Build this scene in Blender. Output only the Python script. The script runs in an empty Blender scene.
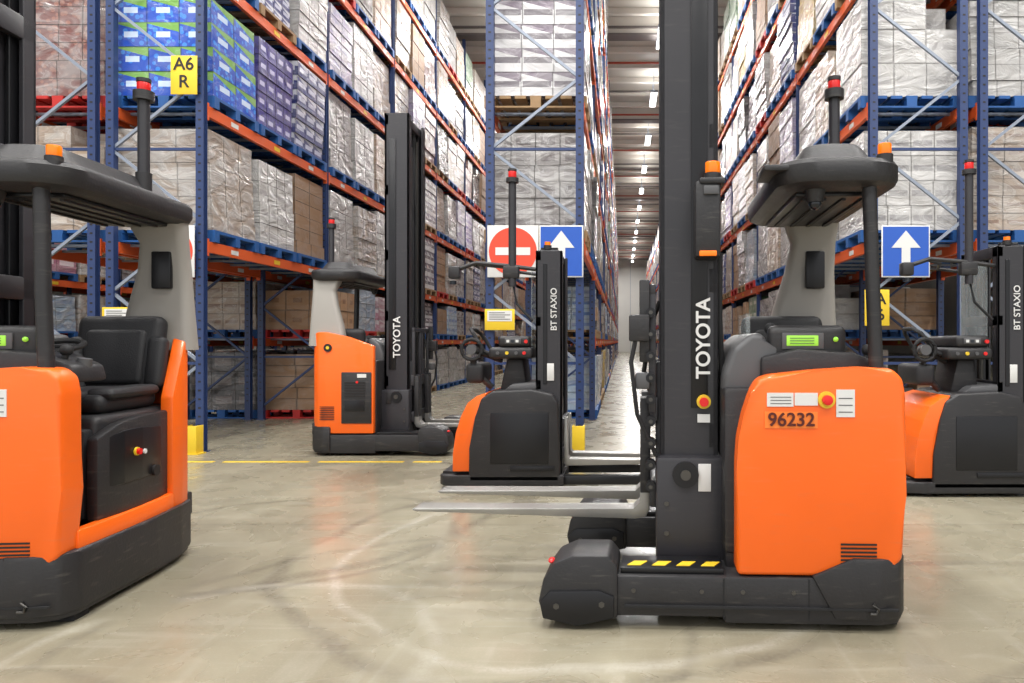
import bpy, bmesh, math, random
from mathutils import Vector, Matrix
sc = bpy.context.scene
sc.view_settings.view_transform = 'Standard'
R = math.radians
F = 700.0
# ------------------------------------------------------------------ materials
def lin(c):
    return c/12.92 if c <= 0.04045 else ((c+0.055)/1.055)**2.4
def rgb(r, g, b):
    return (lin(r/255), lin(g/255), lin(b/255), 1)
def base_mat(name):
    m = bpy.data.materials.new(name); m.use_nodes = True
    nt = m.node_tree; b = nt.nodes['Principled BSDF']
    return m, nt, b
def mat(name, col, rough=0.5, metal=0.0, var=0.12, scale=8, bump=0.0, coat=0.0, emis=None, es=0, alpha=None, scuff=0):
    m, nt, b = base_mat(name)
    N, L = nt.nodes, nt.links
    tc = N.new('ShaderNodeTexCoord')
    no = N.new('ShaderNodeTexNoise'); no.inputs['Scale'].default_value = scale; no.inputs['Detail'].default_value = 4
    L.new(tc.outputs['Object'], no.inputs['Vector'])
    mx = N.new('ShaderNodeMix'); mx.data_type = 'RGBA'
    mx.inputs[6].default_value = tuple(c*(1-var) for c in col[:3])+(1,)
    mx.inputs[7].default_value = tuple(min(1, c*(1+var)) for c in col[:3])+(1,)
    L.new(no.outputs[0], mx.inputs[0]); out = mx.outputs[2]
    if scuff:
        mp = N.new('ShaderNodeMapping'); mp.inputs['Scale'].default_value = (3, 3, 22); mp.inputs['Rotation'].default_value = (0, .12, 0)
        L.new(tc.outputs['Object'], mp.inputs[0])
        n3 = N.new('ShaderNodeTexNoise'); n3.inputs['Scale'].default_value = 2.5; n3.inputs['Detail'].default_value = 9
        L.new(mp.outputs[0], n3.inputs['Vector'])
        r3 = N.new('ShaderNodeMapRange'); r3.inputs[1].default_value = .58; r3.inputs[2].default_value = .76; r3.inputs[4].default_value = scuff
        L.new(n3.outputs[0], r3.inputs[0])
        m3 = N.new('ShaderNodeMix'); m3.data_type = 'RGBA'; L.new(r3.outputs[0], m3.inputs[0]); L.new(out, m3.inputs[6]); m3.inputs[7].default_value = rgb(150, 142, 130)
        out = m3.outputs[2]
    L.new(out, b.inputs['Base Color'])
    mr = N.new('ShaderNodeMapRange'); mr.inputs[3].default_value = max(0.02, rough-0.08); mr.inputs[4].default_value = min(1, rough+0.08)
    L.new(no.outputs[0], mr.inputs[0]); L.new(mr.outputs[0], b.inputs['Roughness'])
    b.inputs['Metallic'].default_value = metal
    b.inputs['Coat Weight'].default_value = coat
    if bump:
        bp = N.new('ShaderNodeBump'); bp.inputs['Strength'].default_value = bump; bp.inputs['Distance'].default_value = 0.01
        n2 = N.new('ShaderNodeTexNoise'); n2.inputs['Scale'].default_value = scale*12
        L.new(tc.outputs['Object'], n2.inputs['Vector'])
        L.new(n2.outputs[0], bp.inputs['Height']); L.new(bp.outputs[0], b.inputs['Normal'])
    if emis:
        b.inputs['Emission Color'].default_value = emis; b.inputs['Emission Strength'].default_value = es
    if alpha is not None:
        b.inputs['Alpha'].default_value = alpha
    return m

ORANGE = mat('truck_orange_paint', rgb(244, 102, 14), 0.42, var=0.07, scale=3, coat=0.15, scuff=.08)
DARK = mat('truck_dark_plastic', rgb(35, 34, 36), 0.5, var=0.3, scale=6, bump=0.12, scuff=.12)
MAST = mat('mast_black_paint', rgb(45, 44, 48), 0.42, var=0.15, scale=4, scuff=.04)
MAST2 = mat('mast_inner_steel', rgb(28, 28, 31), 0.35, metal=0.3, var=0.2, scale=5)
GREYP = mat('pillar_grey', rgb(148, 144, 138), 0.5, var=0.05, scale=5)
COWL = mat('cowl_grey', rgb(80, 80, 82), 0.45, var=0.08, scale=5)
SEAT = mat('seat_vinyl', rgb(30, 30, 33), 0.6, var=0.15, scale=14, bump=0.2)
RUB = mat('rubber', rgb(24, 24, 26), 0.7)
STEEL = mat('fork_steel', rgb(152, 150, 146), 0.38, metal=0.55, var=0.2, scale=6)
CHAIN = mat('chain_steel', rgb(85, 83, 80), 0.4, metal=0.7)
RED = mat('red_plastic', rgb(205, 28, 26), 0.35, emis=rgb(215, 30, 28), es=0.15)
AMBER = mat('amber_lens', rgb(240, 120, 20), 0.25, emis=rgb(250, 120, 10), es=0.25)
YEL = mat('yellow_paint', rgb(224, 190, 44), 0.5, var=0.06)
WHITE = mat('white_label', rgb(212, 212, 210), 0.5, var=0.03)
GREEN = mat('green_display', rgb(140, 200, 70), 0.3, emis=rgb(150, 215, 60), es=0.4)
BLACKT = mat('black_ink', rgb(25, 20, 20), 0.6)
DKRED = mat('dark_red_ink', rgb(80, 20, 10), 0.6)
LORANGE = mat('orange_label', rgb(240, 125, 45), 0.6, var=0.03)
RBLUE = mat('rack_blue_paint', rgb(38, 56, 98), 0.45, var=0.15, scale=3)
RGAL = mat('rack_galvanised', rgb(136, 144, 158), 0.4, metal=0.3, var=0.12)
RORA = mat('rack_orange_beam', rgb(208, 88, 38), 0.45, var=0.12, scale=3)
SBLUE = mat('sign_blue', rgb(36, 84, 176), 0.4, var=0.03)
SRED = mat('sign_red', rgb(220, 70, 46), 0.4, var=0.03)
WOOD = mat('pallet_wood', rgb(145, 117, 84), 0.75, var=0.3, scale=12)
PBLUE = mat('pallet_blue', rgb(26, 80, 142), 0.6, var=0.25, scale=10)
PRED = mat('pallet_red', rgb(176, 38, 34), 0.6, var=0.2, scale=10)
GLASS = mat('clear_screen', rgb(215, 225, 228), 0.08, var=0.02, alpha=0.18)
LENS = mat('dark_lens', rgb(20, 25, 32), 0.1)

def pack(name, base, label, wrap=0.3, lab=(0.34, 0.2), rough=0.45, speck=None, edge=0.45, split=None):
    """carton / shrink-wrapped pack: per-box UV edges and printed label, film wrinkles, per-load variation."""
    m, nt, b = base_mat(name); N, L = nt.nodes, nt.links
    def math_(op, a=None, c=None):
        n = N.new('ShaderNodeMath'); n.operation = op
        for i, v in enumerate((a, c)):
            if v is None: continue
            if isinstance(v, (int, float)): n.inputs[i].default_value = v
            else: L.new(v, n.inputs[i])
        return n.outputs[0]
    def mix(f, a, c, bt='MIX'):
        n = N.new('ShaderNodeMix'); n.data_type = 'RGBA'; n.blend_type = bt
        if isinstance(f, (int, float)): n.inputs[0].default_value = f
        else: L.new(f, n.inputs[0])
        for i, v in ((6, a), (7, c)):
            if isinstance(v, tuple): n.inputs[i].default_value = v
            else: L.new(v, n.inputs[i])
        return n.outputs[2]
    def mr(x, a, c, d=0, e=1):
        n = N.new('ShaderNodeMapRange'); n.inputs[1].default_value = a; n.inputs[2].default_value = c; n.inputs[3].default_value = d; n.inputs[4].default_value = e
        L.new(x, n.inputs[0]); return n.outputs[0]
    tc = N.new('ShaderNodeTexCoord'); sp = N.new('ShaderNodeSeparateXYZ'); L.new(tc.outputs['UV'], sp.inputs[0])
    u2 = N.new('ShaderNodeUVMap'); u2.uv_map = 'rnd'; rs = N.new('ShaderNodeSeparateXYZ'); L.new(u2.outputs[0], rs.inputs[0])
    r1, r2 = rs.outputs[0], rs.outputs[1]
    au = math_('ABSOLUTE', math_('SUBTRACT', sp.outputs[0], 0.5)); av = math_('ABSOLUTE', math_('SUBTRACT', sp.outputs[1], 0.5))
    em = math_('GREATER_THAN', math_('MAXIMUM', au, av), 0.47)
    lm = math_('MULTIPLY', math_('LESS_THAN', au, lab[0]), math_('LESS_THAN', av, lab[1]))
    lm = math_('MULTIPLY', lm, mr(r1, 0.2, 0.75, 0.0, 0.85))
    c = mix(r2, base, tuple(k*0.82 for k in base[:3])+(1,))
    if speck:
        v = N.new('ShaderNodeTexVoronoi'); v.inputs['Scale'].default_value = 14
        L.new(tc.outputs['Object'], v.inputs['Vector'])
        c = mix(math_('LESS_THAN', v.outputs['Distance'], 0.4), c, speck)
    if split:
        c = mix(math_('GREATER_THAN', math_('ADD', sp.outputs[1], math_('MULTIPLY', sp.outputs[0], .35)), 0.95), c, split)
    c = mix(lm, c, label)
    c = mix(math_('MULTIPLY', em, edge), c, (0.03, 0.025, 0.02, 1))
    mp = N.new('ShaderNodeMapping'); mp.inputs['Scale'].default_value = (1.7, 1.7, 3.4); mp.inputs['Rotation'].default_value = (0.5, 0.45, 0.2)
    L.new(tc.outputs['Object'], mp.inputs[0])
    wn = N.new('ShaderNodeTexNoise'); wn.inputs['Scale'].default_value = 1.4; wn.inputs['Detail'].default_value = 6; wn.inputs['Distortion'].default_value = 1.7
    L.new(mp.outputs[0], wn.inputs['Vector'])
    wf = math_('MULTIPLY', mr(wn.outputs[0], 0.35, 0.65, wrap*0.35, min(1, wrap*1.7)), mr(r1, 0, 1, 1.25, 0.5))
    c = mix(wf, c, (0.58, 0.57, 0.56, 1))
    rid = mr(math_('ABSOLUTE', math_('SUBTRACT', wn.outputs[0], 0.54)), 0.0, 0.014, 1, 0)
    c = mix(math_('MULTIPLY', rid, wrap*0.8), c, (0.76, 0.76, 0.76, 1))
    g = N.new('ShaderNodeCombineColor')
    k = mr(r1, 0, 1, 0.64, 1.02)
    for i in range(3): L.new(k, g.inputs[i])
    c = mix(1.0, c, g.outputs[0], 'MULTIPLY')
    L.new(c, b.inputs['Base Color']); b.inputs['Roughness'].default_value = rough
    bp = N.new('ShaderNodeBump'); bp.inputs['Strength'].default_value = min(.85, wrap*1.8); bp.inputs['Distance'].default_value = 0.05
    L.new(wn.outputs[0], bp.inputs['Height']); L.new(bp.outputs[0], b.inputs['Normal'])
    return m
P = {
 'kraft': pack('carton_kraft', rgb(170, 130, 92), rgb(128, 90, 58), 0.12, (0.2, 0.12), 0.55, edge=.4),
 'tan': pack('carton_tan_wrapped', rgb(176, 148, 122), rgb(218, 208, 196), 0.4, (0.3, 0.15), 0.3, edge=.3),
 'white': pack('wrapped_white', rgb(206, 203, 200), rgb(140, 136, 138), 0.48, (0.42, 0.12), 0.23, edge=.3),
 'grey': pack('wrapped_grey', rgb(144, 138, 136), rgb(84, 72, 74), 0.48, (0.3, 0.25), 0.23, edge=.35),
 'pale': pack('wrapped_pale_brown', rgb(176, 156, 138), rgb(122, 90, 70), 0.5, (0.38, 0.1), 0.25, edge=.28),
 'water': pack('water_packs_blue', rgb(12, 76, 190), rgb(205, 222, 238), 0.16, (0.22, 0.12), 0.22, speck=rgb(40, 125, 215), edge=.25, split=rgb(110, 160, 70)),
 'purple': pack('drink_packs_purple', rgb(52, 40, 132), rgb(200, 198, 224), 0.16, (0.27, 0.13), 0.28, speck=rgb(36, 28, 98), edge=.3),
 'navy': pack('cartons_navy_white', rgb(34, 46, 118), rgb(205, 208, 224), 0.2, (0.36, 0.16), 0.28, edge=.3, split=rgb(200, 202, 212)),
 'pink': pack('multipacks_pink', rgb(180, 110, 136), rgb(226, 212, 218), 0.35, (0.36, 0.14), 0.28, edge=.3, split=rgb(215, 196, 202)),
 'green': pack('multipacks_green', rgb(84, 130, 88), rgb(220, 218, 202), 0.35, (0.3, 0.14), 0.28, edge=.3),
 'yellow': pack('cartons_yellow', rgb(196, 164, 80), rgb(150, 64, 46), 0.3, (0.3, 0.14), 0.35, edge=.3),
 'dark': pack('dark_wrapped_goods', rgb(54, 46, 50), rgb(110, 98, 96), 0.22, (0.35, 0.2), 0.22, speck=rgb(28, 24, 30), edge=.4),
 'red': pack('drink_packs_red', rgb(128, 54, 46), rgb(205, 176, 150), 0.35, (0.4, 0.14), 0.28, speck=rgb(165, 100, 80)),
 'stripe': pack('wrapped_dark_stripe', rgb(212, 210, 212), rgb(60, 46, 62), 0.26, (0.46, 0.13), 0.25, edge=.2, split=rgb(120, 108, 122)),
 'cyan': pack('wrapped_light_blue', rgb(160, 186, 212), rgb(66, 112, 180), 0.4, (0.45, 0.15), 0.22, edge=.3),
 'lilac': pack('wrapped_lilac', rgb(156, 142, 184), rgb(92, 70, 144), 0.38, (0.4, 0.2), 0.27, edge=.3),
}
# ------------------------------------------------------------------ mesh builder
class B:
    def __init__(s):
        s.bm = bmesh.new(); s.mats = []
    def mi(s, m):
        if m not in s.mats: s.mats.append(m)
        return s.mats.index(m)
    def _merge(s, t, m, bev=0, seg=2):
        if bev:
            bmesh.ops.bevel(t, geom=list(t.edges), offset=bev, segments=seg, affect='EDGES', profile=0.5, clamp_overlap=True)
        i = s.mi(m)
        for f in t.faces: f.material_index = i
        bmesh.ops.recalc_face_normals(t, faces=t.faces)
        me = bpy.data.meshes.new('tmp'); t.to_mesh(me); t.free()
        s.bm.from_mesh(me); bpy.data.meshes.remove(me)
    def box(s, a, b, m, bev=0, rot=None, seg=2):
        t = bmesh.new(); bmesh.ops.create_cube(t, size=1)
        a, b = Vector(a), Vector(b); c = (a+b)/2; d = b-a
        for v in t.verts:
            v.co = Vector((v.co.x*d.x, v.co.y*d.y, v.co.z*d.z))
            if rot: v.co = rot @ v.co
            v.co += c
        s._merge(t, m, bev, seg)
    def prism(s, pts, axis, a, b, m, bev=0, seg=2):
        def P3(p, h):
            if axis == 'y': return (p[0], h, p[1])
            if axis == 'z': return (p[0], p[1], h)
            return (h, p[0], p[1])
        s.loft([[P3(p, a) for p in pts], [P3(p, b) for p in pts]], m, bev, seg)
    def loft(s, secs, m, bev=0, seg=2):
        t = bmesh.new(); rings = [[t.verts.new(p) for p in sec] for sec in secs]
        n = len(rings[0])
        for r0, r1 in zip(rings, rings[1:]):
            for i in range(n):
                t.faces.new((r0[i], r0[(i+1) % n], r1[(i+1) % n], r1[i]))
        t.faces.new(rings[0][::-1]); t.faces.new(rings[-1])
        s._merge(t, m, bev, seg)
    def cyl(s, p0, p1, r, m, r1=None, seg=16, bev=0):
        p0, p1 = Vector(p0), Vector(p1); d = p1-p0
        t = bmesh.new(); bmesh.ops.create_cone(t, cap_ends=True, segments=seg, radius1=r, radius2=r if r1 is None else r1, depth=d.length)
        q = Vector((0, 0, 1)).rotation_difference(d.normalized()).to_matrix().to_4x4()
        bmesh.ops.transform(t, matrix=Matrix.Translation((p0+p1)/2) @ q, verts=t.verts)
        s._merge(t, m, bev)
    def tube(s, pts, r, m, seg=8):
        pts = [Vector(p) for p in pts]; secs = []
        for i, p in enumerate(pts):
            d = (pts[min(i+1, len(pts)-1)]-pts[max(i-1, 0)]).normalized()
            up = Vector((0, 0, 1)) if abs(d.z) < 0.9 else Vector((0, 1, 0))
            u = d.cross(up).normalized(); v = u.cross(d).normalized()
            secs.append([p+u*r*math.cos(k*2*math.pi/seg)+v*r*math.sin(k*2*math.pi/seg) for k in range(seg)])
        s.loft(secs, m)
    def sphere(s, c, r, m, sc_=(1, 1, 1)):
        t = bmesh.new(); bmesh.ops.create_uvsphere(t, u_segments=16, v_segments=10, radius=r)
        for v in t.verts: v.co = Vector((v.co.x*sc_[0], v.co.y*sc_[1], v.co.z*sc_[2]))+Vector(c)
        s._merge(t, m)
    def done(s, name, parent=None, mirror=False):
        if mirror:
            for v in s.bm.verts: v.co.x *= -1
            bmesh.ops.reverse_faces(s.bm, faces=s.bm.faces)
        me = bpy.data.meshes.new(name); s.bm.to_mesh(me); s.bm.free()
        for m in s.mats: me.materials.append(m)
        for p in me.polygons: p.use_smooth = True
        me.set_sharp_from_angle(angle=R(32))
        o = bpy.data.objects.new(name, me); sc.collection.objects.link(o)
        if parent: o.parent = parent
        return o
def empty(name, loc=(0, 0, 0), rz=0):
    e = bpy.data.objects.new(name, None); e.location = loc; e.rotation_euler = (0, 0, rz)
    e.empty_display_size = 0.2; sc.collection.objects.link(e); return e
def text(body, name, parent, loc, size, m, xdir, ydir, ext=0.001, bold=0.0):
    c = bpy.data.curves.new(name, 'FONT'); c.body = body; c.size = size; c.align_x = 'CENTER'; c.align_y = 'CENTER'
    c.extrude = ext; c.offset = bold; c.materials.append(m)
    o = bpy.data.objects.new(name, c); sc.collection.objects.link(o)
    if parent: o.parent = parent
    x, y = Vector(xdir), Vector(ydir); z = x.cross(y)
    M = Matrix((x, y, z)).transposed().to_4x4(); M.translation = Vector(loc)
    o.matrix_local = M
    return o
def rrect(x0, x1, y0, y1, r, z, n=5):
    pts = []
    for cx, cy, a0 in ((x1-r, y1-r, 0), (x0+r, y1-r, 90), (x0+r, y0+r, 180), (x1-r, y0+r, 270)):
        for k in range(n+1):
            a = R(a0+90*k/n); pts.append((cx+r*math.cos(a), cy+r*math.sin(a), z))
    return pts
def sweep(b, path, t, z0s, z1s, m, bev=0.01):
    secs = []
    for i, p in enumerate(path):
        a = Vector(path[max(i-1, 0)]); c = Vector(path[min(i+1, len(path)-1)]); d = (c-a).normalized()
        nrm = Vector((d.y, -d.x))
        o = Vector(p); q = o+nrm*t
        z0 = z0s[i] if isinstance(z0s, list) else z0s; z1 = z1s[i] if isinstance(z1s, list) else z1s
        secs.append([(o.x, o.y, z0), (o.x, o.y, z1), (q.x, q.y, z1), (q.x, q.y, z0)])
    b.loft(secs, m, bev)

# ------------------------------------------------------------------ reach truck
def reach_truck(loc, rz, fork_z=0.42, flip_text=False, mast_top=3.9, fork_len=1.18):
    e = empty('reach_truck', loc, rz)
    D = lambda b, n: b.done(n, e, True)
    b = B()
    plan = [(0.80, 0), (0.12, 0), (0.04, .03), (0, .10), (0, .70), (.015, .95), (.04, 1.1), (.10, 1.21), (.22, 1.265), (0.80, 1.27)]
    b.prism(plan, 'z', .03, .235, DARK, .012)
    tail = [(0.26, 0-.012), (0.12, -.012), (0.03, .02), (-.012, .10), (-.012, .70), (.003, .96), (.03, 1.11), (.09, 1.225), (.22, 1.282), (.3, 1.284), (.3, 1.1), (.2, 1.0), (.1, .8), (.08, .12), (.26, .08)]
    b.prism(tail, 'z', .05, .325, DARK, .02, 2)
    b.prism([(.18, .06), (.32, .06), (.42, .245), (.24, .325)][::-1], 'y', -.013, .08, DARK, .008)
    b.box((.05, -.016, .100), (1.24, .0, .109), RUB)
    for xx in (.43, .80): b.box((xx, -.002, .05), (xx+.006, .002, .23), RUB)
    for xx in (.5, .72, .9, 1.2): b.cyl((xx, -.004, .17), (xx, .002, .17), .01, CHAIN, seg=8)
    b.tube([(.16, -.015, .13), (.14, -.02, .11), (.15, -.02, .09), (.175, -.02, .09)], .007, CHAIN)
    b.box((.02, .1, .0), (.12, .2, .06), RUB)
    b.cyl((.28, .35, .115), (.28, .55, .115), .115, RUB, seg=24)
    b.cyl((.30, .95, .085), (.30, 1.05, .085), .085, RUB, seg=24)
    D(b, 'chassis')
    b = B()
    for y0, s in ((0, 1), (1.03, -1)):
        b.box((.78, y0, .055), (1.36, y0+.24, .235), DARK, .015)
        b.box((.80, y0+.03, .235), (1.26, y0+.21, .262), MAST2, .006)
        b.prism([(1.27, .05), (1.27, .275), (1.31, .325), (1.47, .325), (1.55, .29), (1.60, .22), (1.622, .12), (1.60, .05), (1.45, .03)], 'y', y0-.015, y0+.255, DARK, .012, 2)
        b.prism([(1.285, .055), (1.285, .15), (1.35, .175), (1.57, .17), (1.615, .12), (1.60, .05), (1.45, .018)], 'y', y0-.028, y0+.268, MAST2, .006)
        b.cyl((1.45, y0+.05, .13), (1.45, y0+.19, .13), .13, RUB, seg=28)
        b.cyl((1.34, y0-.031, .115), (1.34, y0-.02, .115), .014, CHAIN, seg=6); b.cyl((1.54, y0-.031, .105), (1.54, y0-.02, .105), .014, CHAIN, seg=6)
        b.sphere((1.58, y0+.12, .262), .016, RED, (1, 2, .7))
    for i in range(4):
        b.prism([(.84+i*.11, .06), (.90+i*.11, .06), (.87+i*.11, .12), (.81+i*.11, .12)], 'z', .262, .265, YEL)
    D(b, 'support_legs')
    b = B()
    prof = [(.10, .24), (.025, .32), (.012, .6), (.012, 1.04), (.025, 1.11), (.07, 1.152), (.2, 1.158), (.42, 1.142), (.6, 1.122), (.65, 1.105), (.685, 1.04), (.715, .95), (.738, .84), (.745, .72), (.745, .24)]
    b.prism(prof, 'y', .005, .15, ORANGE, .022, 3)
    D(b, 'side_panel')
    b = B()
    for i in range(6):
        b.box((.14, .001, .295+i*.017), (.295, .008, .303+i*.017), BLACKT)
    b.box((.50, .001, .985), (.615, .007, 1.045), WHITE); b.box((.395, .001, .99), (.495, .007, 1.045), WHITE)
    b.box((.235, .001, .94), (.315, .007, 1.06), WHITE)
    b.box((.395, .001, .89), (.625, .007, .962), LORANGE)
    for k in range(3):
        b.box((.51, .0, .997+k*.014), (.60, .0065, 1.0+k*.014), COWL)
        b.box((.245, .0, .96+k*.03), (.305, .0065, .964+k*.03), COWL)
    b.cyl((.357, -.004, 1.015), (.357, .008, 1.015), .037, YEL, seg=24)
    b.cyl((.357, -.03, 1.015), (.357, .0, 1.015), .022, RED, seg=20, bev=.004)
    D(b, 'panel_labels')
    text('96232', 'fleet_number', e, (-.51, -.004, .926), .082, DKRED, (1, 0, 0), (0, 0, 1), bold=.0015)
    b = B()
    path = [(.03, .92), (.035, 1.03), (.055, 1.12), (.09, 1.19), (.15, 1.24), (.24, 1.26), (.5, 1.262), (.775, 1.262)]
    sweep(b, path, .07, .25, [.95, 1.2, 1.32, 1.36, 1.375, 1.375, 1.32, 1.22], ORANGE, .012)
    sweep(b, [(.012, .12), (.008, .4), (.010, .62), (.02, .85), (.035, .95)], .06, .29, .405, ORANGE, .01)
    D(b, 'rear_shell')
    b = B()
    b.box((.42, 1.255, .36), (.755, 1.275, .93), DARK, .01); b.box((.46, 1.27, .5), (.68, 1.282, .62), MAST2, .004)
    for i in range(6): b.box((.46, 1.272, .66+i*.03), (.69, 1.281, .672+i*.03), BLACKT)
    b.cyl((.6, 1.27, .82), (.6, 1.285, .82), .014, RED, seg=14)
    b.box((.6, 1.262, .87), (.7, 1.278, .91), WHITE)
    for i in range(8): b.box((.18, 1.262, .40+i*.02), (.34, 1.267, .408+i*.02), BLACKT)
    b.cyl((.27, 1.262, 1.2), (.27, 1.272, 1.2), .045, BLACKT, seg=20); b.cyl((.27, 1.27, 1.2), (.27, 1.276, 1.2), .018, YEL, seg=20)
    D(b, 'battery_hatch')
    b = B()
    b.box((.06, .14, .225), (.78, 1.19, .36), DARK, .01)
    b.box((.60, .12, .3), (.79, 1.2, 1.06), DARK, .02)
    sweep(b, [(.045, .30), (.03, .45), (.03, .62), (.045, .82), (.07, .98), (.12, 1.08)], .06, .40, [.8, .86, .88, .88, .88, .9], DARK, .015)
    sweep(b, [(.04, .36), (.022, .47), (.022, .62), (.037, .82)], .02, .55, [.80, .82, .82, .80], MAST2, .006)
    b.box((.1, .38, .36), (.62, 1.16, .90), DARK, .04, seg=3)
    b.box((.12, .32, .40), (.60, .40, .84), SEAT, .02)
    b.prism([(.12, .2), (.58, .2), (.58, .36), (.12, .36)], 'z', .36, .372, RUB)
    b.cyl((.02, .56, .70), (.010, .56, .70), .022, YEL, seg=16); b.cyl((.02, .56, .70), (-.004, .56, .70), .016, RED, seg=16)
    b.cyl((.02, .63, .69), (.012, .63, .69), .013, WHITE, seg=16)
    b.cyl((.03, .74, .57), (.015, .74, .57), .03, BLACKT, seg=20)
    D(b, 'cabin_body')
    b = B()
    b.box((.13, .46, .90), (.60, .96, 1.0), SEAT, .045, seg=4)
    b.box((.10, .5, .97), (.24, .93, 1.03), SEAT, .03, seg=3); b.box((.49, .5, .97), (.63, .93, 1.03), SEAT, .03, seg=3)
    b.box((.22, .44, .96), (.51, .93, 1.02), SEAT, .028, seg=3)
    rot = Matrix.Rotation(R(-10), 3, 'X')
    b.box((.13, .95, .96), (.60, 1.06, 1.42), SEAT, .05, rot, 4)
    b.box((.20, .925, 1.02), (.53, 1.0, 1.34), SEAT, .03, rot, 3)
    b.box((.10, .93, 1.0), (.2, 1.02, 1.30), SEAT, .035, rot, 3); b.box((.53, .93, 1.0), (.63, 1.02, 1.30), SEAT, .035, rot, 3)
    b.box((.62, .5, 1.14), (.69, .92, 1.185), SEAT, .018); b.box((.63, .86, .95), (.67, .91, 1.16), DARK, .01)
    D(b, 'seat')
    b = B()
    b.prism([(.5, .95), (.79, .95), (.785, 1.12), (.74, 1.24), (.66, 1.31), (.60, 1.31), (.57, 1.22), (.5, 1.17)], 'y', .17, .95, COWL, .03, 3)
    b.prism([(.03, 1.08), (.62, 1.08), (.62, 1.2), (.45, 1.24), (.2, 1.22), (.05, 1.16)], 'y', .13, .36, DARK, .02)
    b.box((.22, .17, 1.18), (.58, .26, 1.345), DARK, .035, seg=3)
    b.box((.33, .160, 1.235), (.52, .175, 1.31), COWL, .003)
    b.box((.355, .157, 1.25), (.50, .165, 1.298), GREEN, .003)
    for k in range(5): b.box((.35+k*.032, .16, 1.208), (.368+k*.032, .172, 1.219), WHITE)
    for k in range(3): b.box((.375, .154, 1.26+k*.012), (.485, .158, 1.263+k*.012), COWL)
    b.sphere((.275, .165, 1.28), .012, GREEN); b.cyl((.55, .28, 1.2), (.55, .3, 1.31), .012, DARK)
    b.sphere((.55, .3, 1.33), .03, RUB); b.cyl((.14, .2, 1.15), (.12, .2, 1.22), .014, DARK); b.sphere((.12, .2, 1.23), .028, RUB); b.cyl((.08, .25, 1.13), (.07, .25, 1.19), .03, COWL)
    b.cyl((.3, .42, 1.1), (.3, .38, 1.24), .03, DARK)
    ring = [(.3+.12*math.cos(a), .38+.115*math.sin(a), 1.245+.03*math.sin(a)) for a in [k*math.pi/9 for k in range(19)]]
    b.tube(ring, .014, RUB); b.box((.2, .365, 1.235), (.4, .395, 1.255), RUB, .005)
    b.box((.66, .2, 1.22), (.68, .5, 1.40), GLASS, .004)
    D(b, 'console')
    b = B()
    b.tube([(.12, .075, 1.12), (.135, .075, 1.5), (.15, .085, 2.02)], .032, DARK, 12)
    b.loft([rrect(.02, .44, 1.08, 1.22, .05, 1.22), rrect(.03, .40, 1.08, 1.2, .05, 1.45), rrect(.04, .33, 1.07, 1.18, .045, 1.68), rrect(.04, .30, 1.04, 1.15, .045, 1.85), rrect(.03, .36, .98, 1.12, .045, 2.0)], GREYP)
    b.box((.11, 1.04, 1.58), (.22, 1.075, 1.8), MAST2, .01)
    D(b, 'guard_pillars')
    b = B()
    def rr(i, z): return rrect(.0+i, .56-i, .0+i, 1.2-i, .17-i*.5, z, 7)
    b.loft([rr(.05, 1.955), rr(.012, 1.975), rr(0, 2.0), rr(0, 2.055), rr(.012, 2.075), rr(.05, 2.088), rr(.10, 2.10), rr(.13, 2.15), rr(.15, 2.175), rr(.2, 2.185)], DARK)
    b.box((.10, .16, 1.935), (.46, 1.0, 1.96), MAST2, .01)
    b.box((.42, .05, 2.03), (.62, .3, 2.06), DARK, .01)
    for k in range(4): b.box((.13+k*.09, .2, 1.925), (.15+k*.09, .95, 1.94), DARK)
    b.cyl((.38, .12, 1.96), (.38, .12, 1.90), .05, DARK, r1=.035); b.sphere((.38, .12, 1.895), .03, LENS)
    D(b, 'overhead_guard')
    b = B()
    b.cyl((.085, .07, 2.06), (.085, .07, 2.10), .036, DARK); b.cyl((.085, .07, 2.10), (.085, .07, 2.15), .03, AMBER, bev=.008)
    b.cyl((.12, .8, 2.1), (.12, .8, 2.62), .03, MAST, seg=14); b.cyl((.12, .8, 2.1), (.12, .8, 2.2), .04, DARK)
    b.cyl((.12, .8, 2.60), (.12, .8, 2.65), .052, DARK)
    b.cyl((.12, .8, 2.65), (.12, .8, 2.70), .034, RED, bev=.008); b.cyl((.12, .8, 2.70), (.12, .8, 2.72), .036, DARK)
    D(b, 'warning_lights')
    b = B()
    for y, s in ((.31, 1), (.97, -1)):
        def yy(a, c): return (min(y+s*a, y+s*c), max(y+s*a, y+s*c))
        for (x0, x1, a, c, z0, z1, m) in ((.80, 1.08, 0, .022, .14, mast_top, MAST), (.80, .825, 0, .095, .14, mast_top, MAST), (1.055, 1.08, 0, .095, .14, mast_top, MAST),
                                          (.84, 1.04, .045, .075, .18, mast_top-.05, MAST2), (.84, .862, .045, .14, .18, mast_top-.05, MAST2), (1.018, 1.04, .045, .14, .18, mast_top-.05, MAST2),
                                          (.875, 1.0, .1, .17, .2, mast_top-.1, MAST)):
            ya, yb = yy(a, c); b.box((x0, ya, z0), (x1, yb, z1), m, .003, seg=1)
        ya, yb = yy(-.010, 0); b.box((.85, ya, .95), (.93, yb, mast_top-.3), MAST2, .003)
        ya, yb = yy(.20, .235); b.cyl((.9, ya, .2), (.9, ya, mast_top-.6), .03, CHAIN, seg=12)
        b.box((1.02, yy(.15, .19)[0], .3), (1.04, yy(.15, .19)[1], mast_top-.2), CHAIN)
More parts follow.
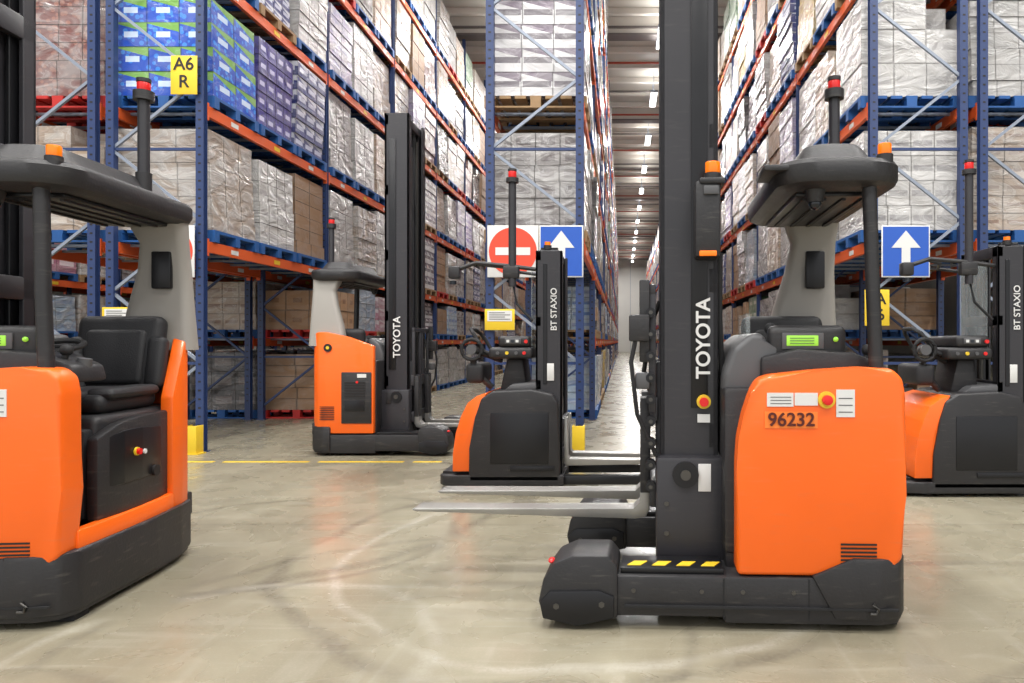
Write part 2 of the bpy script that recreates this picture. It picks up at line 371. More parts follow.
        ya, yb = yy(-.07, .12); b.box((.76, ya, .12), (1.10, yb, .72), MAST, .02); b.cyl((.96, yy(-.09, -.05)[0], .64), (.96, yy(-.09, -.05)[1], .64), .062, MAST2, seg=24); b.cyl((.96, yy(-.1, -.05)[0], .64), (.96, yy(-.1, -.05)[1], .64), .025, CHAIN, seg=16)
        b.box((.84, yy(-.077, -.06)[0], .56), (.90, yy(-.077, -.06)[1], .69), WHITE if s == 1 else DARK, .002)
        for zz in (.2, .36, .5): b.cyl((1.05, yy(-.078, -.05)[0], zz), (1.05, yy(-.078, -.05)[1], zz), .012, CHAIN, seg=6)
    for z in (.25, .75, 1.5, 2.2, 2.95, mast_top-.14):
        b.box((.80, .31, z), (.85, .97, z+.13), MAST, .008)
    b.box((.85, .36, mast_top-.12), (1.05, .92, mast_top-.02), MAST, .01)
    b.cyl((.95, .64, .2), (.95, .64, mast_top-.5), .04, MAST2, seg=16); b.box((1.0, .60, .3), (1.01, .68, mast_top-.3), CHAIN)
    for yb in (.47, .53, .75, .81): b.tube([(1.0, yb, mast_top-.1), (1.03, yb, mast_top-1), (1.03, yb, .9)], .01, RUB)
    D(b, 'mast')
    b = B()
    b.cyl((.87, .30, .98), (.87, .285, .98), .034, YEL, seg=24); b.cyl((.87, .287, .98), (.87, .262, .98), .022, RED, seg=16); b.box((.84, .292, .88), (.90, .298, .92), WHITE)
    b.box((.80, .16, 1.66), (.92, .30, 2.02), DARK, .02); b.box((.78, .15, 2.0), (.9, .28, 2.03), DARK, .01)
    b.cyl((.835, .2, 2.03), (.835, .2, 2.055), .04, DARK); b.cyl((.835, .2, 2.055), (.835, .2, 2.11), .036, AMBER, bev=.01)
    b.box((.82, .148, 1.665), (.90, .162, 1.69), AMBER, .004); b.box((.81, .15, 1.95), (.88, .163, 1.99), COWL, .004)
    b.tube([(.78, .5, .5), (.74, .42, .7), (.77, .36, .95), (.79, .34, 1.4), (.79, .32, 1.7)], .014, RUB)
    D(b, 'mast_beacon')
    if flip_text: text('TOYOTA', 'mast_lettering', e, (-.95, .993, 1.32), .115, WHITE, (0, 0, 1), (1, 0, 0), bold=.002)
    else: text('TOYOTA', 'mast_lettering', e, (-.87, .289, 1.285), .094, WHITE, (0, 0, 1), (-1, 0, 0), bold=.002)
    b = B(); fz = fork_z
    b.box((1.09, .33, fz+.04), (1.13, .95, fz+.16), MAST, .008); b.box((1.09, .33, fz+.46), (1.13, .95, fz+.58), MAST, .008)
    b.box((1.04, .36, fz), (1.10, .42, fz+.75), MAST, .01); b.box((1.04, .86, fz), (1.10, .92, fz+.75), MAST, .01)
    for y in (.34, .60, .68, .92):
        b.box((1.10, y-.018, fz+.5), (1.135, y+.018, fz+1.12), MAST, .006)
    b.box((1.10, .32, fz+1.08), (1.135, .94, fz+1.13), MAST, .006)
    for k in range(9): b.cyl((1.125, .28, fz+.15+k*.105), (1.125, .345, fz+.15+k*.105), .024, MAST2, seg=12); b.cyl((1.125, .272, fz+.15+k*.105), (1.125, .285, fz+.15+k*.105), .01, CHAIN, seg=8)
    b.box((1.13, .30, fz+.75), (1.18, .34, fz+1.15), DARK, .008); b.box((1.13, .27, fz+.85), (1.23, .36, fz+.98), DARK, .01)
    b.box((1.13, .28, fz+.62), (1.20, .35, fz+.70), COWL, .01)
    b.tube([(1.1, .3, fz+.3), (1.19, .27, fz+.5), (1.22, .28, fz+.75), (1.18, .3, fz+.95)], .011, RUB)
    b.tube([(1.1, .5, fz+.5), (1.16, .46, fz+.7), (1.12, .42, fz+.95), (1.08, .42, fz+1.05)], .012, RUB)
    for y in (.38, .80):
        b.prism([(1.13, fz+.56), (1.13, fz+.02), (1.15, fz-.02), (1.20, fz-.03), (1.13+fork_len, fz-.005), (1.13+fork_len+.02, fz+.005), (1.13+fork_len, fz+.012), (1.21, fz+.015), (1.175, fz+.05), (1.17, fz+.56)], 'y', y, y+.13, STEEL, .005)
        b.prism([(1.128, fz+.57), (1.128, fz+.1), (1.178, fz+.1), (1.178, fz+.57)], 'y', y-.003, y+.133, DARK, .005)
    D(b, 'fork_carriage')
    return e

# ------------------------------------------------------------------ stacker
def stacker(loc, rz=0):
    e = empty('pallet_stacker', loc, rz)
    D = lambda b, n: b.done(n, e)
    W = .78
    b = B()
    b.prism([(0, .08), (.04, 0.02), (.2, 0), (1.08, 0), (1.08, W), (.2, W), (.04, W-.02), (0, W-.08)], 'z', .03, .12, DARK, .012)
    b.prism([(.02, .1), (.3, .1), (.3, W-.1), (.02, W-.1)], 'z', .12, .14, RUB)
    b.prism([(.26, .06), (.27, .35), (.32, .62), (.37, .78), (.47, .845), (.80, .86), (.98, .82), (1.03, .74), (1.05, .06)], 'y', .0, W, DARK, .02, 3)
    b.box((.45, -.006, .22), (.95, .018, .66), MAST2, .006)
    b.box((.62, -.01, .16), (1.0, .02, .2), MAST2, .004)
    b.prism([(.55, .84), (.90, .84), (.88, .92), (.62, .90)], 'y', .08, W-.08, COWL, .02)
    for k in range(3): b.cyl((.25+k*.33, .1, .05), (.25+k*.33, .18, .05), .05, RUB); b.cyl((.25+k*.33, W-.18, .05), (.25+k*.33, W-.1, .05), .05, RUB)
    D(b, 'drive_body')
    b = B()
    b.prism([(.12, .15), (.125, .3), (.15, .48), (.19, .62), (.25, .74), (.33, .80), (.42, .83), (.40, .79), (.34, .68), (.30, .45), (.29, .15)], 'y', .02, W-.02, ORANGE, .01)
    D(b, 'orange_shell')
    b = B()
    b.prism([(.50, .84), (.74, .84), (.70, 1.12), (.56, 1.12)], 'y', .2, .58, DARK, .02)
    b.box((.42, .08, 1.12), (.80, .70, 1.22), DARK, .03, seg=3)
    b.box((.50, .10, 1.22), (.78, .66, 1.32), DARK, .03, seg=3)
    for x, m in ((.50, COWL), (.58, YEL), (.66, COWL), (.73, RED)):
        b.cyl((x, .085, 1.17), (x, .07, 1.17), .015, m, seg=14)
    b.box((.56, .088, 1.25), (.70, .103, 1.30), COWL, .004)
    for k in range(3): b.box((.575+k*.04, .084, 1.262), (.6+k*.04, .09, 1.285), WHITE if k != 1 else LENS)
    b.cyl((.745, .09, 1.27), (.745, .075, 1.27), .016, RED, seg=14)
    hoop = [(.36, .2, 1.18), (.30, .2, 1.28), (.26, .22, 1.34), (.22, .3, 1.38), (.22, .48, 1.38), (.26, .56, 1.34), (.30, .58, 1.28), (.36, .58, 1.18), (.45, .58, 1.15)]
    b.tube([(.45, .2, 1.15)]+hoop, .018, RUB)
    ring = [(.26+.09*math.cos(a), .15, 1.20+.09*math.sin(a)) for a in [k*math.pi/8 for k in range(17)]]
    b.tube(ring, .017, RUB); b.cyl((.26, .12, 1.2), (.26, .2, 1.2), .045, COWL); b.cyl((.26, .16, 1.2), (.5, .3, 1.1), .025, DARK)
    b.tube([(.26, .2, 1.1), (.3, .2, .98), (.42, .25, .86)], .028, DARK)
    b.box((.2, .16, .9), (.36, .6, 1.08), SEAT, .04, seg=3)
    D(b, 'control_console')
    b = B()
    for y0, s in ((.08, 1), (W-.08, -1)):
        def yy(a, c): return (min(y0+s*a, y0+s*c), max(y0+s*a, y0+s*c))
        for (x0, x1, a, c, z0, z1, m) in ((.83, 1.06, 0, .02, .1, 2.06, MAST), (.83, .85, 0, .08, .1, 2.06, MAST), (1.04, 1.06, 0, .08, .1, 2.06, MAST),
                                          (.87, 1.02, .03, .07, .12, 2.09, MAST2), (.895, .93, -.006, 0, .9, 1.95, MAST2)):
            ya, yb = yy(a, c); b.box((x0, ya, z0), (x1, yb, z1), m, .003, seg=1)
        b.cyl((.93, yy(.14, .14)[0], .2), (.93, yy(.14, .14)[0], 1.9), .025, CHAIN, seg=12)
    for z in (.3, .85, 1.4, 1.97): b.box((.83, .08, z), (.88, W-.08, z+.09), MAST, .006)
    b.box((.86, .1, 2.0), (1.03, W-.1, 2.07), MAST, .008)
    b.box((1.0, .36, .3), (1.01, .42, 1.95), CHAIN)
    b.box((.93, .07, .93), (.99, .077, 1.08), WHITE, .002)
    D(b, 'mast')
    text('BT STAXIO', 'mast_lettering', e, (.99, .072, 1.55), .075, WHITE, (0, 0, 1), (-1, 0, 0), bold=.001)
    b = B()
    b.box((.78, .16, 1.12), (.79, W-.16, 1.93), GLASS)
    b.tube([(.83, .12, 1.9), (.60, .12, 1.93), (.3, .14, 1.96), (.12, .16, 1.90)], .018, DARK)
    b.tube([(.83, W-.12, 1.9), (.60, W-.12, 1.93), (.5, .4, 1.95), (.3, .16, 1.95)], .016, DARK)
    b.box((.06, .11, 1.82), (.16, .2, 1.93), DARK, .015); b.cyl((.1, .13, 1.8), (.1, .13, 1.77), .03, LENS); b.box((.54, .09, 1.82), (.68, .17, 1.93), DARK, .015)
    b.cyl((.62, .13, 1.75), (.62, .13, 2.68), .034, MAST, seg=14); b.cyl((.62, .13, 2.66), (.62, .13, 2.70), .055, DARK)
    b.cyl((.62, .13, 2.70), (.62, .13, 2.76), .036, RED, bev=.008); b.cyl((.62, .13, 2.76), (.62, .13, 2.78), .038, DARK)
    b.tube([(.62, .13, 1.8), (.66, .12, 1.6), (.8, .1, 1.45)], .012, RUB)
    b.cyl((.93, .12, 2.07), (.93, .12, 2.11), .035, DARK); b.cyl((.93, .12, 2.11), (.93, .12, 2.14), .026, AMBER)
    D(b, 'beacon_pole')
    b = B()
    for y in (.14, .50):
        b.prism([(1.07, .60), (1.07, .20), (1.09, .18), (2.2, .2), (2.22, .21), (2.2, .225), (1.12, .235), (1.10, .26), (1.10, .60)], 'y', y, y+.14, STEEL, .004)
        b.box((1.0, y-.09 if y < .3 else y+.11, .03), (2.05, y-.01 if y < .3 else y+.19, .11), MAST2, .012)
        b.cyl((2.0, y-.08 if y < .3 else y+.12, .045), (2.0, y-.02 if y < .3 else y+.18, .045), .045, RUB)
    b.box((1.04, .1, .25), (1.075, W-.1, .35), MAST, .006); b.box((1.04, .1, .5), (1.075, W-.1, .6), MAST, .006)
    D(b, 'forks')
    return e

reach_truck((1.25, 3.04, 0), R(-2.5))
reach_truck((-2.46, 3.08, 0), R(4.5), fork_z=.5)
reach_truck((-3.53, 9.02, 0), math.pi, fork_z=.30, flip_text=True, fork_len=1.0)
stacker((-1.58, 6.00, 0)); stacker((2.27, 5.70, 0))

# ------------------------------------------------------------------ pallet loads
class Q:
    def __init__(s): s.V, s.F, s.M, s.UV, s.mats, s.RN, s.r1, s.r2 = [], [], [], [], [], [], .5, .5
    def mi(s, m):
        if m not in s.mats: s.mats.append(m)
        return s.mats.index(m)
    def _fin(s, n, m):
        for f in ((0, 1, 5, 4), (1, 2, 6, 5), (2, 3, 7, 6), (3, 0, 4, 7), (4, 5, 6, 7), (3, 2, 1, 0)):
            s.F.append(tuple(n+i for i in f)); s.UV += [0, 0, 1, 0, 1, 1, 0, 1]; s.RN += [s.r1, s.r2]*4
        k = s.mi(m); s.M += [k]*6
    def box(s, x0, x1, y0, y1, z0, z1, m):
        n = len(s.V)
        s.V += [(x0, y0, z0), (x1, y0, z0), (x1, y1, z0), (x0, y1, z0), (x0, y0, z1), (x1, y0, z1), (x1, y1, z1), (x0, y1, z1)]
        s._fin(n, m)
    def strut(s, p0, p1, w, m):
        p0, p1 = Vector(p0), Vector(p1); d = (p1-p0).normalized(); a = Vector((0, 1, 0))
        u = d.cross(a).normalized()*w/2; v = a*w/2; n = len(s.V)
        for p in (p0, p1):
            for q in (-u-v, u-v, u+v, -u+v): s.V.append(tuple(p+q))
        s._fin(n, m)
    def mesh(s, name):
        me = bpy.data.meshes.new(name); me.from_pydata(s.V, [], s.F)
        for m in s.mats: me.materials.append(m)
        me.polygons.foreach_set('material_index', s.M)
        uv = me.uv_layers.new(name='UVMap'); uv.data.foreach_set('uv', s.UV)
        uv = me.uv_layers.new(name='rnd'); uv.data.foreach_set('uv', s.RN); me.update()
        return me
def obj(me, name, parent=None, loc=(0, 0, 0)):
    o = bpy.data.objects.new(name, me); o.location = loc; sc.collection.objects.link(o)
    if parent: o.parent = parent
    return o
def pallet(q, cx, cy, z, m, lx=1.2, ly=1.0):
    x0, y0 = cx-lx/2, cy-ly/2
    for k in range(3):
        yy = y0+k*(ly-.1)/2
        q.box(x0, x0+lx, yy, yy+.1, z, z+.02, m)
        for j in range(3):
            xx = x0+j*(lx-.12)/2; q.box(xx, xx+.12, yy, yy+.1, z+.02, z+.105, m)
    for j in range(7):
        xx = x0+j*(lx-.13)/6; q.box(xx, xx+.13, y0, y0+ly, z+.105, z+.14, m)
def load(q, rnd, cx, cy, z, h, kind, pm, ly=1.0):
    pallet(q, cx, cy, z, pm, 1.2, ly)
    m = P[kind]; nx, ny = rnd.choice(((3, 3), (4, 3), (3, 2), (4, 4), (2, 2)))
    nl = max(2, round(h/rnd.choice((.16, .2, .24, .3, .36)))); z0 = z+.14
    if kind == 'water': nx, ny, nl = 3, 2, 4
    if kind == 'stripe': nx, ny, nl = 3, 3, 4
    hh = h/nl
    q.r1 = rnd.random()
    if kind in ('water', 'purple', 'stripe', 'navy'): q.r1 = .8+.2*q.r1
    shx, shy = rnd.uniform(-.03, .03), rnd.uniform(-.02, .02); lw = rnd.uniform(1.08, 1.17)
    wx, wy = lw/nx, (ly-.04)/ny; lean = rnd.uniform(-.012, .012)
    for l in range(nl):
        ox, oy = shx+lean*l+rnd.uniform(-.01, .01), shy+rnd.uniform(-.008, .008)
        for i in range(nx):
            for j in range(ny):
                if 0 < i < nx-1 and 0 < j < ny-1: continue
                if l == nl-1 and rnd.random() < .05: continue
                q.r2 = rnd.random()
                x = cx-lw/2+i*wx+ox; y = cy-(ly-.04)/2+j*wy+oy; g = .003
                q.box(x+g, x+wx-g, y+g, y+wy-g, z0+l*hh, z0+l*hh+hh-.004, m)
def loose(q, rnd, cx, cy, z):
    pallet(q, cx, cy, z, WOOD); z += .141
    for i in range(3):
        for j in range(2):
            q.r1, q.r2 = rnd.random(), rnd.random(); zz = z
            for l in range(rnd.choice((1, 2, 2, 3))):
                w, d, h = rnd.uniform(.28, .37), rnd.uniform(.34, .46), rnd.uniform(.16, .27)
                x = cx-.56+i*.385; y = cy-.48+j*.49
                q.box(x, x+w, y, y+d, zz, zz+h, P[rnd.choice(('kraft', 'kraft', 'dark', 'tan'))]); zz += h+.001
BAY = 3.34; Y0 = 8.05
LEV = [2.43, 4.0, 5.6, 7.2, 8.8]
KINDS = ['white']*8+['grey']*5+['pale']*6+['tan']*3+['kraft']*3+['stripe', 'cyan', 'lilac', 'red', 'purple', 'pink', 'navy', 'green', 'yellow', 'dark']
def bay_mesh(seed, first=False, spec=None):
    rnd = random.Random(seed); q = Q()
    levels = [(z, 1.1, 1.29) for z in LEV]
    if not first: levels = [(0.0, .85, 1.0), (1.32, .65, .82)]+levels
    for li, (z, h0, h1) in enumerate(levels):
        for k in range(3):
            cy = .08+.55+k*1.06
            kind = rnd.choice(KINDS)
            if spec and (li, k) in spec: kind = spec[(li, k)]
            elif z < 1.4 and rnd.random() < .35: kind = 'loose'
            pm = rnd.choice((WOOD, WOOD, PBLUE, PBLUE, PBLUE, PBLUE, PBLUE, PRED))
            zz = z+.004 if z else .003
            if kind == 'loose': loose(q, rnd, .55, cy, zz); continue
            load(q, rnd, .55, cy, zz, rnd.uniform(h0, h1), kind, pm)
    return q.mesh('pallet_loads')
VAR = [bay_mesh(100+i) for i in range(6)]
def rack(x0, nb, specs, seed):
    e = empty('pallet_rack', (x0, Y0, 0)); q = Q(); W = 1.12; H = 10.5
    for i in range(nb+1):
        y = i*BAY
        for x in (0, W-.09):
            q.box(x, x+.09, y-.04, y-.032, 0, H, RBLUE); q.box(x, x+.09, y+.032, y+.04, 0, H, RBLUE)
            q.box(x+(0.0 if x > 0 else .08), x+(.01 if x > 0 else .09), y-.032, y+.032, 0, H, RBLUE)
            q.box(x+.02, x+.07, y-.032, y+.032, 0, H, RBLUE)
            q.box(x-.02, x+.11, y-.045, y+.07, 0, .01, RBLUE)
            if i < 2:
                z = .3
                while z < 6: q.box(x+.03, x+.06, y-.042, y-.0395, z, z+.02, BLACKT); z += .1
        if i < 5 or i % 2 == 0:
            z = .2; s = 1
            while z < H-.9:
                a, c = (.045, W-.045) if s > 0 else (W-.045, .045)
                q.strut((a, y, z), (c, y, z+.82), .032, RGAL if i == 0 else RBLUE)
                s = -s; z += .82
                if i < 4 and int(z/.82) % 3 == 1: q.strut((.045, y, z), (W-.045, y, z), .032, RBLUE)
    for i in range(nb):
        for z in ([1.32] if i else [])+LEV:
            for x in (-.005, W-.045):
                q.box(x, x+.05, i*BAY+.04, (i+1)*BAY-.04, z-.125, z, RORA)
                q.box(x-.004, x+.054, i*BAY+.035, i*BAY+.06, z-.17, z+.03, RORA); q.box(x-.004, x+.054, (i+1)*BAY-.06, (i+1)*BAY-.035, z-.17, z+.03, RORA)
                if i < 8:
                    for k in range(3):
                        q.box(x-.003, x+.053, i*BAY+.52+k*1.06, i*BAY+.68+k*1.06, z-.095, z-.04, YEL if k == 1 else WHITE)
            if i < 6:
                for k in range(6): q.box(.04, W-.04, i*BAY+.3+k*.53, i*BAY+.34+k*.53, z-.03, z, RGAL)
    obj(q.mesh('rack_frame'), 'rack_frame', e)
    rnd = random.Random(seed)
    for i in range(nb):
        if i < 3: me = bay_mesh(seed*10+i, first=(i == 0), spec=specs.get(i))
        else: me = VAR[rnd.randrange(len(VAR))]
        obj(me, 'pallet_loads', e, (0, i*BAY, 0))
    return e
rack(-5.91, 22, {0: {(0, 0): 'pale', (0, 1): 'white', (0, 2): 'kraft', (1, 0): 'water', (1, 1): 'purple', (1, 2): 'navy', (2, 0): 'water', (2, 1): 'navy', (2, 2): 'white'},
                 1: {(0, 0): 'kraft', (0, 1): 'dark', (1, 0): 'kraft', (2, 0): 'white', (2, 1): 'pale', (2, 2): 'white', (3, 0): 'grey', (3, 1): 'white', (3, 2): 'tan', (4, 0): 'lilac', (4, 1): 'white'}}, 1)
rack(-7.15, 12, {0: {(0, 0): 'tan', (0, 1): 'kraft', (0, 2): 'pale', (1, 0): 'red', (1, 1): 'tan', (1, 2): 'red'}, 1: {(0, 0): 'dark', (0, 1): 'dark', (1, 0): 'pale'}}, 2)
rack(-11.7, 9, {}, 3)
rack(-1.56, 22, {0: {(0, 0): 'grey', (1, 0): 'stripe', (2, 0): 'white', (0, 1): 'grey'}, 1: {(0, 0): 'cyan', (1, 0): 'cyan'}}, 4)
rack(2.84, 22, {0: {(0, 0): 'white', (0, 1): 'grey', (0, 2): 'pale', (1, 0): 'white', (1, 1): 'pale', (1, 2): 'white', (2, 0): 'white'}}, 5)
rack(4.10, 10, {0: {(0, 0): 'pale', (1, 0): 'white'}}, 6)

# ------------------------------------------------------------------ signs on racks
def board(name, x0, x1, z0, z1, kind, y=7.965):
    b = B(); cx, cz = (x0+x1)/2, (z0+z1)/2; w = x1-x0
    if kind == 'noentry':
        b.box((x0, y-.01, z0), (x1, y, z1), WHITE, .002)
        b.cyl((cx, y-.014, cz), (cx, y-.009, cz), w*.47, SRED, seg=40)
        b.box((cx-w*.34, y-.018, cz-w*.075), (cx+w*.34, y-.013, cz+w*.075), WHITE)
    elif kind == 'arrow':
        b.box((x0, y-.01, z0), (x1, y, z1), WHITE, .002); b.box((x0+.015, y-.014, z0+.015), (x1-.015, y-.009, z1-.015), SBLUE)
        s = w/.5
        b.prism([(cx-.045*s, z0+.07), (cx+.045*s, z0+.07), (cx+.045*s, cz+.04), (cx+.15*s, cz+.04), (cx, z1-.06), (cx-.15*s, cz+.04), (cx-.045*s, cz+.04)], 'y', y-.018, y-.013, WHITE)
    else:
        b.box((x0, y-.01, z0), (x1, y, z1), YEL, .002)
    for xx in (x0+.03, x1-.03): b.box((xx-.012, y, cz-.03), (xx+.012, 8.003, cz+.03), RGAL)
    return b.done(name)
board('no_entry_sign', -5.46, -4.86, 2.0, 2.59, 'noentry'); board('no_entry_sign', -1.53, -.95, 2.0, 2.59, 'noentry')
board('direction_sign', -.94, -.44, 2.0, 2.59, 'arrow'); board('direction_sign', 2.95, 3.5, 2.0, 2.59, 'arrow')
s = board('aisle_label_sign', -5.13, -4.83, 4.08, 4.52, 'label')
t = text('A6\nR', 'sign_text', s, (-4.98, 7.952, 4.32), .2, BLACKT, (1, 0, 0), (0, 0, 1), bold=.003)
s = board('aisle_label_sign', 2.76, 3.04, 1.45, 1.86, 'label')
t = text('A\n6', 'sign_text', s, (2.94, 7.952, 1.66), .18, BLACKT, (1, 0, 0), (0, 0, 1), bold=.002)
def loc_label(x, z, y):
    b = B(); b.box((x, y-.01, z), (x+.34, y, z+.24), YEL, .002); b.box((x+.03, y-.013, z+.10), (x+.31, y-.009, z+.22), WHITE)
    for k in range(4): b.box((x+.05, y-.015, z+.12+k*.024), (x+.29-(k % 2)*.06, y-.012, z+.128+k*.024), COWL)
    b.box((x+.03, y, z+.1), (x+.08, y+.03, z+.2), RGAL)
    b.done('location_sign')
loc_label(-1.56, 1.40, 7.965); loc_label(-5.91, 1.42, 7.965)
for x in (-4.84, -.49, 2.88, -5.87, -1.52, 3.9):
    b = B(); b.prism([(x-.07, 7.84), (x+.07, 7.84), (x+.07, 7.98), (x+.05, 7.98), (x+.05, 7.86), (x-.05, 7.86), (x-.05, 7.98), (x-.07, 7.98)], 'z', 0, .32, YEL, .003)
    b.box((x-.10, 7.82, 0), (x+.10, 7.98, .012), YEL); b.done('post_guard')

# ------------------------------------------------------------------ room
def quad(name, co, m):
    me = bpy.data.meshes.new(name); me.from_pydata(co, [], [(0, 1, 2, 3)]); me.materials.append(m); return obj(me, name)
def floor_mat():
    m, nt, b = base_mat('polished_concrete'); N, L = nt.nodes, nt.links
    def M(op, a, c=None):
        n = N.new('ShaderNodeMath'); n.operation = op
        for i, v in enumerate((a, c)):
            if v is None: continue
            if isinstance(v, (int, float)): n.inputs[i].default_value = v
            else: L.new(v, n.inputs[i])
        return n.outputs[0]
    def noise(sc_, det=5, dist=0, vec=None):
        n = N.new('ShaderNodeTexNoise'); n.inputs['Scale'].default_value = sc_; n.inputs['Detail'].default_value = det; n.inputs['Distortion'].default_value = dist
        L.new(vec or tc.outputs['Object'], n.inputs['Vector']); return n.outputs[0]
    def mr(x, a, c, d=0, e=1):
        n = N.new('ShaderNodeMapRange'); n.inputs[1].default_value = a; n.inputs[2].default_value = c; n.inputs[3].default_value = d; n.inputs[4].default_value = e
        L.new(x, n.inputs[0]); return n.outputs[0]
    def mix(f, a, c):
        n = N.new('ShaderNodeMix'); n.data_type = 'RGBA'; L.new(f, n.inputs[0])
        for i, v in ((6, a), (7, c)):
            if isinstance(v, tuple): n.inputs[i].default_value = v
            else: L.new(v, n.inputs[i])
        return n.outputs[2]
    tc = N.new('ShaderNodeTexCoord')
    c = mix(mr(noise(.6, 5, .6), .36, .64), rgb(128, 121, 103), rgb(147, 141, 122))
    c = mix(mr(noise(5, 9, .5), .42, .75, 0, .35), c, rgb(114, 106, 88))
    c = mix(mr(noise(90, 3), .5, .8, 0, .22), c, rgb(168, 163, 148))
    for sc2, rot, st in (((.8, 7, 1), .2, .3), ((7, .9, 1), .5, .18), ((1.2, 9, 1), -.35, .22)):
        mp = N.new('ShaderNodeMapping'); mp.inputs['Scale'].default_value = sc2; mp.inputs['Rotation'].default_value = (0, 0, rot); L.new(tc.outputs['Object'], mp.inputs[0])
        c = mix(mr(noise(1.3, 8, .8, mp.outputs[0]), .57, .78, 0, st), c, rgb(182, 179, 168))
    brk = mr(noise(1.6, 6, .5), .34, .5)
    fine = mr(noise(45, 3), .35, .6, .5, 1)
    wob = N.new('ShaderNodeTexNoise'); wob.inputs['Scale'].default_value = .8; L.new(tc.outputs['Object'], wob.inputs['Vector'])
    for (cx, cy, r, w, st, col) in ((-1.2, 1.0, 1.25, .09, .8, 0), (-1.25, 1.05, 1.52, .07, .75, 0), (-1.0, 1.2, .95, .05, .6, 0), (-.3, 4.3, 1.7, .07, .6, 0), (-.2, 4.2, 1.45, .05, .5, 1), (2.6, 1.1, 1.6, .09, .75, 0), (2.65, 1.15, 1.95, .07, .65, 0),
                                 (-3.2, 5.5, 2.3, .08, .6, 0), (.9, .6, 1.35, .08, .7, 0), (.6, 1.0, 1.1, .05, .5, 1), (1.6, 6.3, 2.4, .07, .55, 0), (-.4, -1.2, 3.3, .09, .7, 0), (-.5, -1.4, 3.75, .06, .5, 1), (-2.4, -.6, 3.2, .07, .65, 0), (3.2, -.2, 3.3, .07, .6, 0), (-1.6, 2.9, .8, .05, .4, 1), (-.2, 1.9, .5, .04, .5, 0), (-2.2, 4.6, 1.1, .05, .5, 0), (-1.0, 3.2, 1.3, .05, .45, 0)):
        d = N.new('ShaderNodeVectorMath'); d.operation = 'DISTANCE'; L.new(tc.outputs['Object'], d.inputs[0]); d.inputs[1].default_value = (cx, cy, 0)
        rr_ = M('ADD', d.outputs['Value'], M('MULTIPLY', M('SUBTRACT', wob.outputs[0], .5), .6))
        a = M('ABSOLUTE', M('SUBTRACT', rr_, r)); k = mr(a, w*.2, w, st*.8, 0)
        c = mix(M('MULTIPLY', M('MULTIPLY', k, brk), fine), c, rgb(182, 178, 168) if col else rgb(82, 76, 68))
    sx = N.new('ShaderNodeSeparateXYZ'); L.new(tc.outputs['Object'], sx.inputs[0])
    for jy in (4.85, 1.4):
        jl = M('LESS_THAN', M('ABSOLUTE', M('SUBTRACT', sx.outputs[1], jy)), .005); c = mix(M('MULTIPLY', jl, .6), c, rgb(76, 70, 60))
    L.new(c, b.inputs['Base Color'])
    L.new(mr(noise(2.5, 8, 1), .3, .72, .16, .40), b.inputs['Roughness'])
    b.inputs['Specular IOR Level'].default_value = .5
    return m
FL = floor_mat()
quad('floor', [(-30, -12, 0), (30, -12, 0), (30, 90, 0), (-30, 90, 0)], FL)
WALLM = mat('wall_panel_grey', rgb(205, 203, 198), .6, var=.05, scale=1)
CEIL = mat('ceiling_metal', rgb(184, 180, 172), .55, var=.05, scale=1)
q = Q(); q.box(-30, 30, -8, 90, 11.4, 11.5, CEIL); obj(q.mesh('ceiling'), 'ceiling')
q = Q(); q.box(-30, 30, 86, 86.3, 0, 11.4, WALLM)
for k in range(30): q.box(-29+k*2, -28.95+k*2, 85.97, 86, 0, 11.4, RGAL)
obj(q.mesh('wall_back'), 'wall_back')
q = Q(); q.box(-30.3, -30, -8, 86, 0, 11.4, WALLM); obj(q.mesh('wall_left'), 'wall_left')
q = Q(); q.box(30, 30.3, -8, 86, 0, 11.4, WALLM); obj(q.mesh('wall_right'), 'wall_right')
q = Q()
BEAMM = mat('roof_beam', rgb(205, 200, 192), .5, var=.05, scale=1); DBEAM = mat('roof_purlin_dark', rgb(104, 98, 96), .6)
PIPE = mat('sprinkler_pipe_red', rgb(176, 76, 58), .5)
for k in range(64):
    y = -4+k*1.4; q.box(-30, 30, y, y+.16, 11.2, 11.39, BEAMM)
    if k % 2 == 0: q.box(-30, 30, y+.5, y+.56, 11.0, 11.06, PIPE if k % 4 == 0 else DBEAM)
    if k % 6 == 0: q.box(-30, 30, y+.6, y+.95, 10.85, 11.39, BEAMM); q.box(-30, 30, y+.55, y+1.0, 10.8, 10.86, DBEAM)
obj(q.mesh('roof_beams'), 'ceiling_beams')
for x0, x1, y in ((-5.2, -1.9, 7.35), (-.3, 2.5, 7.35)):
    q = Q(); x = x0
    while x < x1: q.box(x, min(x+.9, x1), y, y+.06, .0005, .003, YEL); x += 1.0
    obj(q.mesh('floor_marking'), 'floor_marking')
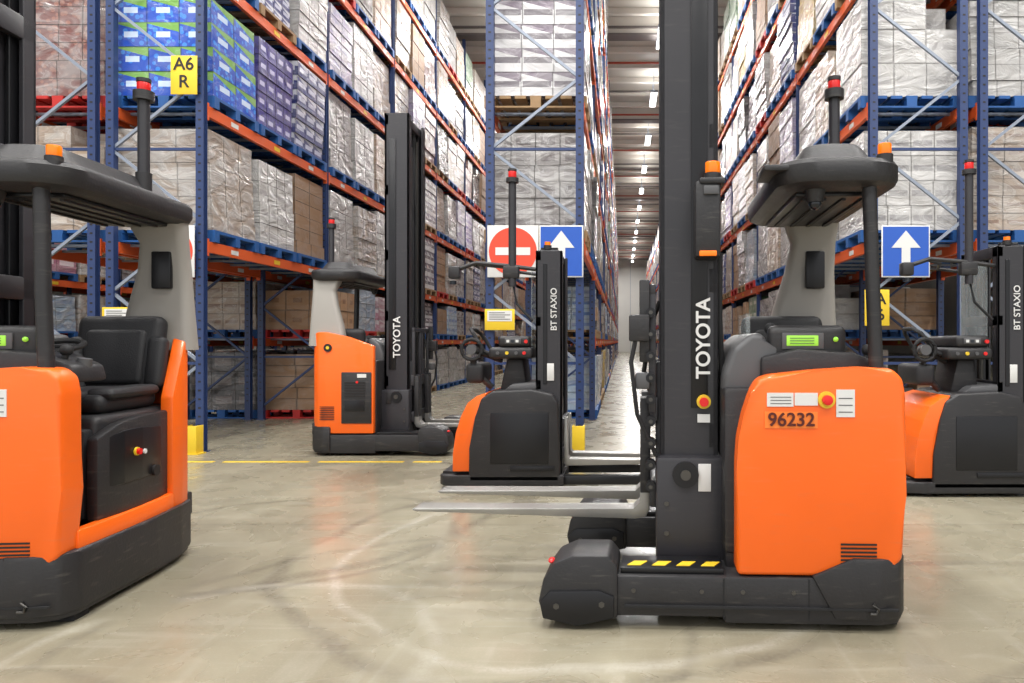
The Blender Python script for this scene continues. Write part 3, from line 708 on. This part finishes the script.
# ------------------------------------------------------------------ lamps
LAMP = mat('lamp_diffuser', (1, .98, .95, 1), .5, var=0, emis=(1, .98, .95, 1), es=8)
q = Q()
def arealight(x, y, z, sx, sy, p, up=False):
    l = bpy.data.lights.new('lamp_and_fill_light', 'AREA'); l.shape = 'RECTANGLE'; l.size = sx; l.size_y = sy; l.energy = p; l.color = (1, .985, .96)
    o = bpy.data.objects.new('lamp_and_fill_light', l); o.location = (x, y, z); sc.collection.objects.link(o); o.parent = LP
    if up: o.rotation_euler = (math.pi, 0, 0)
def lamp(x, y, p, sx=.22, sy=1.5, z=10.5, up=0):
    q.box(x-sx/2-.02, x+sx/2+.02, y-sy/2-.02, y+sy/2+.02, z, z+.08, RGAL)
    q.box(x-sx/2, x+sx/2, y-sy/2, y+sy/2, z-.03, z, LAMP)
    q.box(x-.01, x+.01, y-.5, y-.48, z+.08, 11.39, RGAL); q.box(x-.01, x+.01, y+.48, y+.5, z+.08, 11.39, RGAL)
    arealight(x, y, z-.04, sx, sy, p)
    if up: arealight(x, y, z+.1, sx, sy, up, True)  # added upward fill to brighten the ceiling, not a source of its own
LP = empty('ceiling_lamps')
for i in range(14):
    for x in (-3.17, 1.19): lamp(x, 10.5+i*5.4, 290, up=28)
for i in range(4): lamp(-8.9, 11+i*6, 290, up=20)
for i in range(3): lamp(7.2, 11+i*6, 280)
for x in (-9, -5, -1, 3, 7):
    for y in (-3, 1.5, 5.5): lamp(x, y, 265, .5, 1.5)
obj(q.mesh('lamp_fixtures'), 'lamp_fixtures', LP)
w = bpy.data.worlds.new('World'); sc.world = w; w.use_nodes = True
w.node_tree.nodes['Background'].inputs[0].default_value = (.97, .985, 1, 1); w.node_tree.nodes['Background'].inputs[1].default_value = 1.2
# ------------------------------------------------------------------ camera
cd = bpy.data.cameras.new('Camera'); cam = bpy.data.objects.new('Camera', cd); sc.collection.objects.link(cam)
cam.location = (0, 0, 1.27); cam.rotation_euler = (R(90), 0, 0); cd.sensor_width = 36; cd.lens = 36*F/1024; cd.shift_x = -110/1024; cd.clip_end = 300
sc.camera = cam
